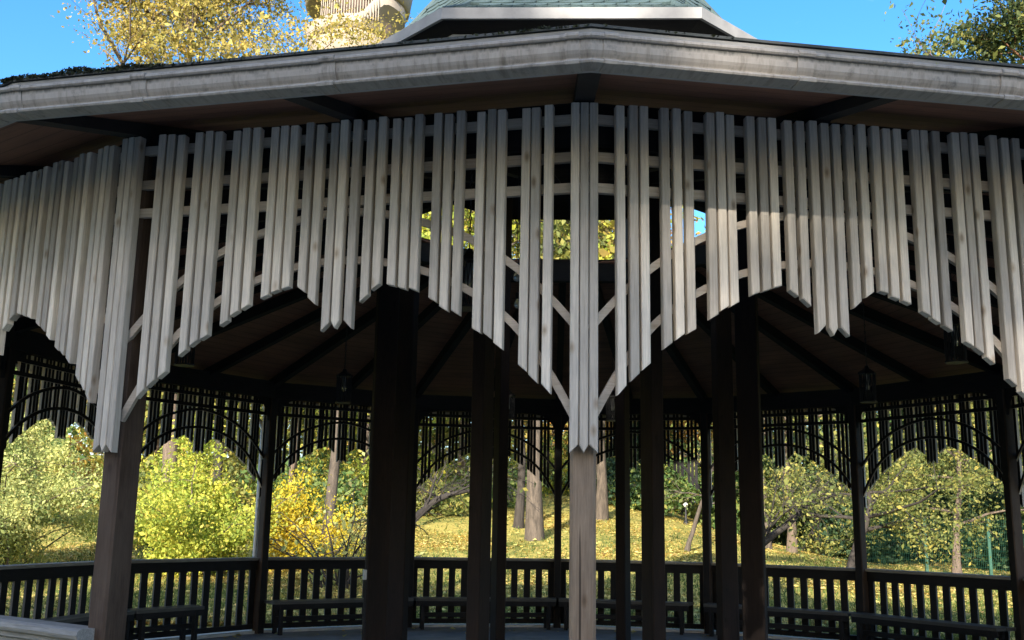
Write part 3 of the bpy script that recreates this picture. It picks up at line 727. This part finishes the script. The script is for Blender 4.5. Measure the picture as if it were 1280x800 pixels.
def tree(name, label, cat, x, y, height, crown_r, trunk_r, nleaf, lsize, lmat, bmat, seed, z0=.35, sigma=.35, maxdepth=3, lean=(0, 0), group=None, nprim=11, upb=.6, droop=.4, flare=1.35, zbase=None, barkn=7, trunkpts=None):
    r = random.Random(seed); gz = ghf(x, y) - .08 if zbase is None else zbase
    root = link(name, None); root.location = (x, y, gz); tag(root, label, cat, group)
    segs = []; tips = []
    if trunkpts is None:
        pts = []; q = Vector((0, 0, 0)); K = 10
        wob = Vector((0, 0, 0))
        for i in range(K + 1):
            t = i / K; wob += Vector((r.gauss(0, .012), r.gauss(0, .012), 0)) * height
            pts.append(Vector((lean[0] * t * height, lean[1] * t * height, t * height * .93)) + wob * min(1, t * 2))
    else: pts = [Vector(p) for p in trunkpts]; K = len(pts) - 1
    rs = [trunk_r * (1 - .85 * (i / K) ** 1.1) * (flare if i == 0 else 1) for i in range(K + 1)]
    segs.append((pts, rs, 0))
    for b in range(nprim):
        t = z0 + (1 - z0) * ((b + r.random() * .6) / nprim) * .97; f = t * K; i = min(int(f), K - 1); p = pts[i].lerp(pts[i + 1], f - i)
        az = b * 2.4 + r.uniform(-.5, .5); tt = (t - z0) / (1 - z0)
        ln = crown_r * (1.05 - .55 * tt) * r.uniform(.6, .95) * (.75 + .5 * math.sin(math.pi * min(1, tt * 1.1 + .15)))
        el = .15 + .9 * tt * upb + r.uniform(-.15, .2)
        d = Vector((math.cos(az) * math.cos(el), math.sin(az) * math.cos(el), math.sin(el)))
        grow(r, p, d, ln, max(.02, trunk_r * .42 * (1 - .6 * tt)), 1, segs, tips, maxdepth, .75, upb * .5, droop)
    m = MB()
    for P, S, dp in segs: m.tube(P, S, barkn if dp == 0 else (5 if dp == 1 else 3), cap=False)
    link('trunk', m.mesh('trunk', bmat, True), root)
    if nleaf:
        T = np.array([[tuple(p) for p in P[-4:]] for P in tips if len(P) >= 4]); nt_ = len(T)
        wgt = RNG.gamma(1.2, 1, nt_); wgt /= wgt.sum(); idx = RNG.choice(nt_, nleaf, p=wgt); f = RNG.uniform(0, 2.999, nleaf); i0 = f.astype(int); fr = (f - i0)[:, None]
        C = T[idx, i0] * (1 - fr) + T[idx, i0 + 1] * fr + RNG.normal(0, sigma, (nleaf, 3)) * np.array([1, 1, .75])
        C = C[C[:, 2] > .05]
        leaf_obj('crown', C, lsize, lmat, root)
    return root

def shrub(name, label, cat, x, y, height, rx, nleaf, lsize, lmat, bmat, seed, group=None, droop=.6, sigma=.22, stems=14, ry=None):
    r = random.Random(seed); gz = ghf(x, y) - .05; root = link(name, None); root.location = (x, y, gz); tag(root, label, cat, group)
    segs = []; tips = []; ry = ry or rx
    for s in range(stems):
        az = s * 2.4 + r.uniform(-.4, .4); out = r.uniform(.1, 1.15) ; hh = height * (1 - .4 * out ** 2) * r.uniform(.5, 1.12)
        p = Vector((r.uniform(-.25, .25) * rx, r.uniform(-.25, .25) * ry, 0)); pts = []
        for i in range(6):
            t = i / 5; pts.append(p + Vector((math.cos(az) * rx * out * t ** 1.3, math.sin(az) * ry * out * t ** 1.3, hh * (t - droop * .35 * t * t) / (1 - droop * .35))) + Vector((r.gauss(0, .05), r.gauss(0, .05), 0)))
        segs.append((pts, [.03 * (1 - .75 * i / 5) for i in range(6)], 0))
        for b in range(8):
            i = r.randint(1, 5); d = Vector((r.gauss(0, 1), r.gauss(0, 1), r.uniform(-.3, .7))).normalized(); q = pts[i]; bp = [q]
            ln = r.uniform(.12, .30) * max(height, rx) * .8
            for j in range(3): d = (d + Vector((r.gauss(0, .2), r.gauss(0, .2), -.12 * droop))).normalized(); q = q + d * ln / 3; bp.append(q)
            segs.append((bp, [.012, .009, .006, .004], 2)); tips.append(bp)
    m = MB()
    for P, S, dp in segs: m.tube(P, S, 5 if dp == 0 else 3, cap=False)
    link('stems', m.mesh('stems', bmat, True), root)
    if nleaf:
        T = np.array([[tuple(p) for p in P] for P in tips]); nt_ = len(T); wgt = RNG.gamma(1.5, 1, nt_); wgt /= wgt.sum()
        idx = RNG.choice(nt_, nleaf, p=wgt); f = RNG.uniform(0, 2.999, nleaf); i0 = f.astype(int); fr = (f - i0)[:, None]
        C = T[idx, i0] * (1 - fr) + T[idx, i0 + 1] * fr + RNG.normal(0, sigma, (nleaf, 3)); C = C[C[:, 2] > .03]
        leaf_obj('foliage', C, lsize, lmat, root)
    return root

mo = leaf_obj('moss', np.array([tuple(p) for p in MOSSJOB]), .014, MOSS, roof); mo['kind'] = 'stuff'

# ------------------------------------------------------------------ plants near the pavilion
shrub('weeping_shrub', 'big pale yellow-green weeping shrub growing close behind the railing', 'shrub', -13.8, 14.5, 3.9, 3.4, 75000, .066, L_PALE, B_BROWN, 3, droop=1.25, stems=40, sigma=.2)
shrub('maple_shrub', 'bright yellow-green leafy shrub behind the railing beside the pale downpipe', 'shrub', -9.4, 16, 3.4, 2.6, 32000, .085, L_YGREEN, B_BROWN, 5, stems=16)
shrub('yellow_shrub', 'golden yellow shrub growing in front of a grey tree trunk', 'shrub', -6.9, 17.5, 2.5, 1.3, 8000, .085, L_BRIGHT, B_BROWN, 8, stems=10)
shrub('bare_shrub', 'almost leafless twiggy grey shrub on the leaf-covered slope', 'shrub', -5.3, 14.5, 2.4, 1.9, 500, .12, L_PALE, B_DARK, 13, stems=20)
tree('spreading_tree', 'low dark tree with a leaning trunk and a long bare limb behind the railing', 'tree', *at(1063, 714, 19.5).xy, 4.6, 3.0, .17, 13000, .09, L_OLIVE, B_DARK, 21, z0=.45, sigma=.28, upb=.3, nprim=9, maxdepth=3,
     trunkpts=[(0, 0, 0), (.08, 0, .6), (.25, 0, 1.1), (.5, .1, 1.6), (.7, .1, 2.2), (.6, .2, 2.9), (.3, .3, 3.5)])

# large trees, with trunks where the photo shows them
tree('grey_trunk_tree', 'tall tree with a thick pale grey trunk flaring at its foot on the leafy slope', 'tree', *at(668, 672, 25).xy, 19, 5.5, .29, 15000, .19, L_YGREEN, B_GREY, 31, z0=.5, sigma=.6, flare=1.25)
tree('curved_trunk_tree', 'tree with a curved grey trunk on the slope near the top of the lawn', 'tree', *at(752, 640, 33).xy, 17, 5, .24, 8000, .28, L_YELLOW, B_GREY, 33, z0=.45, sigma=.6, lean=(.03, 0))
tree('leaning_trunk_tree', 'slim dark tree leaning beside the thick grey trunk', 'tree', *at(648, 650, 29).xy, 15, 4, .17, 5000, .26, L_OLIVE, B_DARK, 35, z0=.5, sigma=.55, lean=(.09, 0))
tree('golden_tree', 'tall yellow autumn tree rising above the left side of the roof', 'tree', -12.3, 22, 22.5, 6.6, .27, 80000, .105, L_YELLOW, B_BROWN, 41, z0=.5, sigma=.36, nprim=22, upb=.8)
tree('dark_trunk_tree', 'tree with a dark straight trunk behind the bright yellow-green shrub', 'tree', *at(266, 630, 24).xy, 16, 4.5, .17, 6000, .26, L_YGREEN, B_DARK, 43, z0=.45, sigma=.5)
tree('slim_brown_tree', 'slim brown-barked tree on the slope behind the golden yellow shrub', 'tree', *at(366, 610, 30).xy, 15, 4, .18, 5500, .26, L_YGREEN, B_BROWN, 44, z0=.45, sigma=.5)
tree('grey_slope_tree', 'grey-trunked tree growing above the bare twiggy shrub', 'tree', *at(409, 655, 21).xy, 14, 4.5, .19, 6000, .22, L_YGREEN, B_GREY, 45, z0=.5, sigma=.5, lean=(.02, 0))
tree('pine_tree', 'pine with orange branches rising above the right side of the roof', 'tree', 14.2, 18, 19, 5.4, .26, 52000, .12, L_NEEDLE, B_PINE, 51, z0=.55, sigma=.32, nprim=14, upb=.35)
tree('yellowing_tree', 'half yellow tree beside the pine above the roof', 'tree', 16.2, 20, 17, 4.2, .22, 9000, .22, L_OLIVE, B_BROWN, 53, z0=.5, sigma=.45)
tree('pale_trunk_tree', 'tree with a slim pale trunk standing before the dark thicket', 'tree', *at(960, 690, 30).xy, 13, 3.5, .14, 9000, .17, L_OLIVE, B_GREY, 61, z0=.4, sigma=.5)
tree('brown_trunk_tree', 'tree with a short brown trunk at the edge of the lawn before the dark thicket', 'tree', *at(990, 692, 33).xy, 12, 3.5, .2, 9000, .17, L_GREEN, B_BROWN, 62, z0=.35, sigma=.5)
tree('fence_tree', 'leafy olive-green tree with a brown trunk beside the green fence', 'tree', *at(1196, 712, 27).xy, 7.0, 3.2, .16, 17000, .105, L_OLIVE, B_BROWN, 63, z0=.28, sigma=.4)
tree('forked_sapling', 'small pale sapling leaning over the lawn', 'tree', *at(858, 696, 24).xy, 4.2, 1.4, .09, 300, .14, L_OLIVE, B_GREY, 64, z0=.35, sigma=.3, lean=(.3, 0), nprim=6)

# trees closing the view behind
far = [(-30, 40, 20, 7, 0), (-22, 46, 19, 7, 1), (-16, 38, 17, 6, 2), (-26, 30, 15, 5, 3), (-11, 50, 21, 7, 1), (-6, 58, 22, 7, 0), (0, 60, 21, 7, 2), (5.5, 52, 19, 6, 4), (9, 62, 20, 7, 3), (14, 50, 17, 6, 5), (19, 44, 16, 6, 3), (25, 40, 17, 6, 5), (30, 50, 18, 7, 2), (36, 38, 16, 6, 3), (-38, 34, 17, 7, 2), (23, 58, 19, 7, 5)]
fm = [(L_YELLOW, 'far tree with a thin yellow crown'), (L_YGREEN, 'far tree with a yellow-green crown'), (L_OLIVE, 'far tree with an olive crown'), (L_GREEN, 'far tree with a green crown'), (L_ORANGE, 'far tree with an orange autumn crown behind the cupola opening'), (L_DARK, 'far tree with a dark green crown')]
for i, (x, y, hgt, cr_, mi) in enumerate(far):
    tree('background_tree', fm[mi][1] + (' behind the slope' if mi != 4 else ''), 'tree', x, y, hgt, cr_, .25, 15000, .27, fm[mi][0], B_BROWN if i % 2 else B_GREY, 100 + i, z0=.14, sigma=.8, maxdepth=3, nprim=12, group='trees closing the view behind the pavilion')
# the wood beyond, one mass
L_WOOD = leafmat('distant_wood_leaves', [(0, (.12, .16, .05)), (.35, (.28, .32, .08)), (.65, (.52, .48, .12)), (.9, (.68, .54, .14)), (1, (.62, .36, .12))])
cl = np.column_stack([RNG.uniform(-75, 75, 1500), RNG.uniform(60, 84, 1500), np.zeros(1500)]); cl[:, 2] = gh(cl[:, 0], cl[:, 1]) + RNG.uniform(0, 1, 1500) ** 1.2 * 11
C = cl[RNG.integers(0, 1500, 120000)] + RNG.normal(0, 1, (120000, 3)) * np.array([1.3, 1.3, 1.0])
o = leaf_obj('distant_wood', C, .5, L_WOOD); tag(o, 'autumn wood closing the view far behind the slope', 'wood', kind='stuff')
# thicket behind the fence
for i, (x, y, hgt, rx) in enumerate([(9, 40, 4.5, 3.5), (14, 37, 4.5, 3.2), (18, 33, 4.2, 3.2), (22.5, 32, 4.5, 3.2), (12, 44, 6, 4), (18, 40, 6, 4), (26, 36, 6, 4), (27, 29, 4.5, 3), (4.5, 50, 5, 4)]):
    shrub('thicket_shrub', ('dense dark green shrub in the thicket behind the green fence' if i % 3 else 'lighter green shrub in the thicket behind the green fence'), 'shrub', x, y, hgt, rx, 7000, .26, L_DARK if i % 3 else L_GREEN, B_DARK, 200 + i, group='thicket behind the fence', droop=.3, sigma=.4)
# undergrowth on the slope
for i, (x, y, hgt, rx, mt, nm) in enumerate([(-20, 27, 3, 3, L_GREEN, 0), (-14, 28, 2.2, 2.5, L_OLIVE, 1), (-9.5, 30, 1.6, 2.4, L_GREEN, 0), (-6, 33, 1.8, 2.4, L_OLIVE, 1), (-3, 38, 1.8, 2.4, L_GREEN, 0), (-21, 20, 2.6, 2.6, L_YGREEN, 2), (-12, 22, 1.5, 1.8, L_YGREEN, 2), (2.6, 41, 2.2, 2.2, L_DARK, 3), (5, 40, 2.6, 2.2, L_GREEN, 0), (-24, 36, 3, 3.5, L_ORANGE, 4), (-17, 34, 2.6, 3, L_YGREEN, 2), (-12, 36, 2.4, 3, L_GREEN, 0), (-8, 40, 2.6, 3, L_YGREEN, 2), (-4, 45, 3, 3.2, L_OLIVE, 1), (-28, 28, 3.2, 3.5, L_GREEN, 0), (0, 47, 3, 3, L_YGREEN, 2)]):
    shrub('slope_shrub', ['green', 'olive', 'yellow-green', 'dark green', 'orange'][nm] + ' undergrowth shrub on the wooded slope', 'shrub', x, y, hgt, rx, 4200, .19, mt, B_BROWN, 300 + i, group='undergrowth on the slope', sigma=.32)
# unseen row: dense trees shade the left half, sparse ones added to thin sun
for i, (x, y, nl, lsz, lab) in enumerate(((-29, -49, 60000, .5, 'dense tall tree far behind the viewer, first in the row'), (-21.5, -50, 70000, .5, 'dense tall tree far behind the viewer, second in the row'), (-13.2, -50, 90000, .5, 'dense tall tree far behind the viewer, shading the left half of the front'),
        (-4.0, -52, 19000, .4, 'sparse tall tree added unseen behind the viewer, thinning the sunlight on the right of the front'), (3.5, -50, 20000, .4, 'sparse tall tree added unseen at the end of the row, thinning the sunlight'))):
    tree('shade_tree', lab, 'tree', x, y, 25, 5.6, .3, int(nl * 1.1), lsz, L_OLIVE, B_BROWN, 70 + i, z0=.12, sigma=1.0, nprim=30, upb=.35, group='row of trees behind the viewer')
# limbs of two low trees leaning over the lawn
def limb_tree(label, pix, Y, rads, nleaf, lm, seed):
    P = [at(px, py, Y + dy) for px, py, dy in pix]; b = P[0].copy(); b.z = ghf(b.x, b.y) - .05
    root = link('leaning_tree', None); root.location = b; tag(root, label, 'tree')
    pts = [Vector((0, 0, 0))] + [p - b for p in P[1:]]; m = MB(); m.tube(pts, rads, 7); r = random.Random(seed); tips = []; segs = []
    for i in range(2, len(pts)):
        for q in range(3):
            d = (pts[i] - pts[i - 1]).normalized() + Vector((r.gauss(0, .5), r.gauss(0, .6), r.uniform(-.3, .9)))
            grow(r, pts[i - 1].lerp(pts[i], r.random()), d.normalized(), r.uniform(.7, 1.5), rads[i] * .4, 1, segs, tips, 3, .7, .2, .8)
    for S in segs: m.tube(S[0], S[1], 4, cap=False)
    link('trunk', m.mesh('trunk', B_DARK, True), root)
    T = np.array([[tuple(p) for p in q[-4:]] for q in tips]); idx = RNG.integers(0, len(T), nleaf)
    leaf_obj('crown', T[idx, RNG.integers(0, 4, nleaf)] + RNG.normal(0, .14, (nleaf, 3)), .09, lm, root)
limb_tree('low dark tree leaning over the lawn with one long bare limb', [(925, 720, 0), (940, 690, 0), (957, 676, 0), (985, 655, 0), (1010, 632, .2), (1048, 616, .4)], 13, [.13, .10, .085, .07, .055, .025], 900, L_OLIVE, 5)
limb_tree('mossy dark limb of a low tree arching over the leafy slope', [(492, 720, 0), (500, 670, 0), (518, 648, 0), (545, 625, .2), (566, 617, .3), (596, 612, .4)], 12, [.14, .11, .085, .075, .06, .025], 150, L_OLIVE, 6)

# ------------------------------------------------------------------ green mesh fence
def fence():
    root = link('mesh_fence', None); A, B = np.array([11.2, 27.6]), np.array([26.0, 25.6]); d = B - A; Ln = np.linalg.norm(d); d /= Ln
    tag(root, 'green metal mesh fence with square posts at the edge of the thicket', 'fence')
    npost = 8; H = 2.1
    pos = [A + d * Ln * i / (npost - 1) for i in range(npost)]
    m = MB(); m.box(-.05, .05, -.05, .05, 0, H); pmm = m.mesh('fence_post', FENCEM)
    for p in pos: link('fence_post', pmm, root, loc=(p[0], p[1], ghf(*p) - .05))
    for i in range(npost - 1):
        p, q = pos[i], pos[i + 1]; m = MB(); z0 = ghf(*p)
        for t in np.linspace(0.02, .98, 34): c = p + (q - p) * t; m.tube([(c[0], c[1], z0 + .05), (c[0], c[1], z0 + H - .1)], .004, 3, cap=False)
        for z in np.linspace(.08, H - .12, 10): m.tube([(p[0], p[1], z0 + z), (q[0], q[1], z0 + z)], .005, 3, cap=False)
        link('mesh_panel', m.mesh('mesh_panel', FENCEM), root)
fence()
# street lamp
P = at(857, 631, 38); root = link('street_lamp', None); gz = ghf(P.x, P.y); root.location = (P.x, P.y, gz)
tag(root, 'small park lamp with a white globe on a dark post far behind the lawn', 'street lamp')
H = P.z - gz
m = MB(); m.lathe([(.12, 0), (.12, .1), (.06, .2), (.035, H - .2), (.05, H - .14), (.05, H - .1), (0, H - .09)], 10); link('post', m.mesh('post', IRON), root)
m = MB(); m.lathe([(.02, H - .1)] + [(.1 * math.sin(t), H - .1 * math.cos(t)) for t in np.linspace(.15, math.pi - .01, 10)], 14); link('globe', m.mesh('globe', WHITE, True), root)

# ------------------------------------------------------------------ tower far behind
def tower():
    c = at(447, 20, 84); root = link('concrete_tower', None); root.location = (c.x, c.y, ghf(c.x, c.y) - .5)
    tag(root, 'beige concrete tower with a curved balcony and a sweeping parapet above the yellow tree', 'tower')
    zt = c.z - root.location.z - 1.4; n = 56; Rr = 5.1
    def zpar(a):                      # the wall sweeps up on the right
        t = min(1, max(0, (a + 1.42) / .75)) if a < 1 else min(1, max(0, (2.4 - a) / .9)); return zt - 1.0 + 4.0 * t * t * (3 - 2 * t)
    m = MB(); vs = []
    for i in range(n):
        a = -math.pi + 2 * math.pi * i / n; ca, sa = math.cos(a), math.sin(a); zp = zpar(a)
        for rr, z in ((Rr * .58, 0), (Rr * .58, zt - 14), (Rr * .66, zt - 8), (Rr * .80, zt - 4), (Rr, zp), (Rr - .3, zp), (Rr - .3, zt - 2.2), (0.02, zt - 2.2)): vs.append((rr * ca, rr * sa, z))
    m.add(vs, [(i * 8 + k, ((i + 1) % n) * 8 + k, ((i + 1) % n) * 8 + k + 1, i * 8 + k + 1) for i in range(n) for k in range(7)])
    link('shaft', m.mesh('shaft', CONC, True), root)
    m = MB(); m.lathe([(Rr * .72, zt - 2.2), (Rr * .72, zt + 2.4)], n); link('recessed_wall', m.mesh('recessed_wall', CONCD, True), root)
    m = MB(); m.lathe([(.05, zt + 2.4), (Rr * .97, zt + 1.75), (Rr * 1.02, zt + 1.9), (Rr * 1.10, zt + 4.5), (.05, zt + 5.6)], n); link('roof_slab', m.mesh('roof_slab', CONC, True), root)
    m = MB(); m.box(-.045, .045, -.045, .045, 0, 2.4); bm_ = m.mesh('baluster', CONC)
    for i in range(24):
        a = -2.15 + i * .052; link('baluster', bm_, root, loc=((Rr - .15) * math.cos(a), (Rr - .15) * math.sin(a), zt - 1.3))
    # arched window on the right of the sweep
    m = MB(); pts = [(-.33, -1.0), (.33, -1.0), (.33, .3)] + [(.33 * math.cos(t), .3 + .33 * math.sin(t)) for t in np.linspace(.3, math.pi - .3, 7)] + [(-.33, .3)]
    k = len(pts); m.add([(x, -.12, z) for x, z in pts] + [(x, .3, z) for x, z in pts], [tuple(reversed(range(k)))] + [(i, (i + 1) % k, (i + 1) % k + k, i + k) for i in range(k)])
    a = -.68; wo_ = link('arched_window', m.mesh('arched_window', CONCD), root, loc=(Rr * .93 * math.cos(a), Rr * .93 * math.sin(a), zt - 1.6)); wo_.rotation_euler = (0, 0, a + math.pi / 2)
    m = MB(); m.tube([(0, 0, zt - 2), (0, 0, zt + 6)], .06, 5); m.tube([(-.5, 0, zt + 5), (.5, 0, zt + 5)], .03, 4)
    link('antenna', m.mesh('antenna', IRON), root, loc=(3.3, 3.2, 0))
tower()

# ------------------------------------------------------------------ leaf litter and grass
def scatter(n, f):
    out = []
    while sum(len(a) for a in out) < n:
        y = 6.2 + 54 * RNG.random(n) ** 1.9; x = -.04 * (y + 10.5) + (RNG.random(n) - .5) * 1.06 * (y + 10.5)
        ok = (np.hypot(x, y) > 6.25); P = np.stack([x[ok], y[ok]], 1); P = P[f(P)]; out.append(P)
    return np.concatenate(out)[:n]
P = scatter(150000, lambda P: RNG.random(len(P)) < np.clip(.08 + .92 * sstep(-.7, 1.3, np.sin(P[:, 0] * .8 + 1.7 * np.sin(P[:, 1] * .45)) + .9 * np.sin(P[:, 1] * .63 + P[:, 0] * .3)), 0, 1))
z = gh(P[:, 0], P[:, 1]) + RNG.uniform(.015, .06, len(P))
o = leaf_obj('leaf_litter', np.column_stack([P, z]), .085, L_LITTER, flat=True, aspect=.7); tag(o, 'yellow and orange fallen leaves covering the lawn and slope', 'leaves', kind='stuff')
P = scatter(60000, lambda P: (RNG.random(len(P)) < np.clip(1.6 - P[:, 1] / 22, .05, 1)))
n = len(P); z = gh(P[:, 0], P[:, 1]); hgt = RNG.uniform(.06, .16, n); th = RNG.uniform(0, 6.28, n); wd_ = .008 + .0006 * P[:, 1]
b = np.column_stack([P, z - .01]); s = np.column_stack([np.cos(th), np.sin(th), np.zeros(n)]) * wd_[:, None]; tip = b + np.column_stack([RNG.normal(0, .04, n), RNG.normal(0, .04, n), hgt])
v = np.stack([b - s, b + s, tip], 1).astype(np.float32)
me = bpy.data.meshes.new('grass'); me.vertices.add(3 * n); me.vertices.foreach_set('co', v.ravel()); me.loops.add(3 * n); me.loops.foreach_set('vertex_index', np.arange(3 * n, dtype=np.int32))
me.polygons.add(n); me.polygons.foreach_set('loop_start', np.arange(0, 3 * n, 3, dtype=np.int32)); me.polygons.foreach_set('loop_total', np.full(n, 3, np.int32)); me.materials.append(L_GRASS); me.update(calc_edges=True)
o = link('grass', me); tag(o, 'short green grass around the pavilion', 'grass', kind='stuff')
# leaves blown onto the floor
a = RNG.uniform(0, 6.28, 260); q = 5.75 - np.abs(RNG.normal(0, .5, 260)); o = leaf_obj('floor_leaves', np.column_stack([np.cos(a) * q, np.sin(a) * q, np.full(260, .012)]), .07, L_LITTER, flat=True, aspect=.7)
tag(o, 'dry fallen leaves blown onto the pavilion floor', 'leaves', kind='stuff')
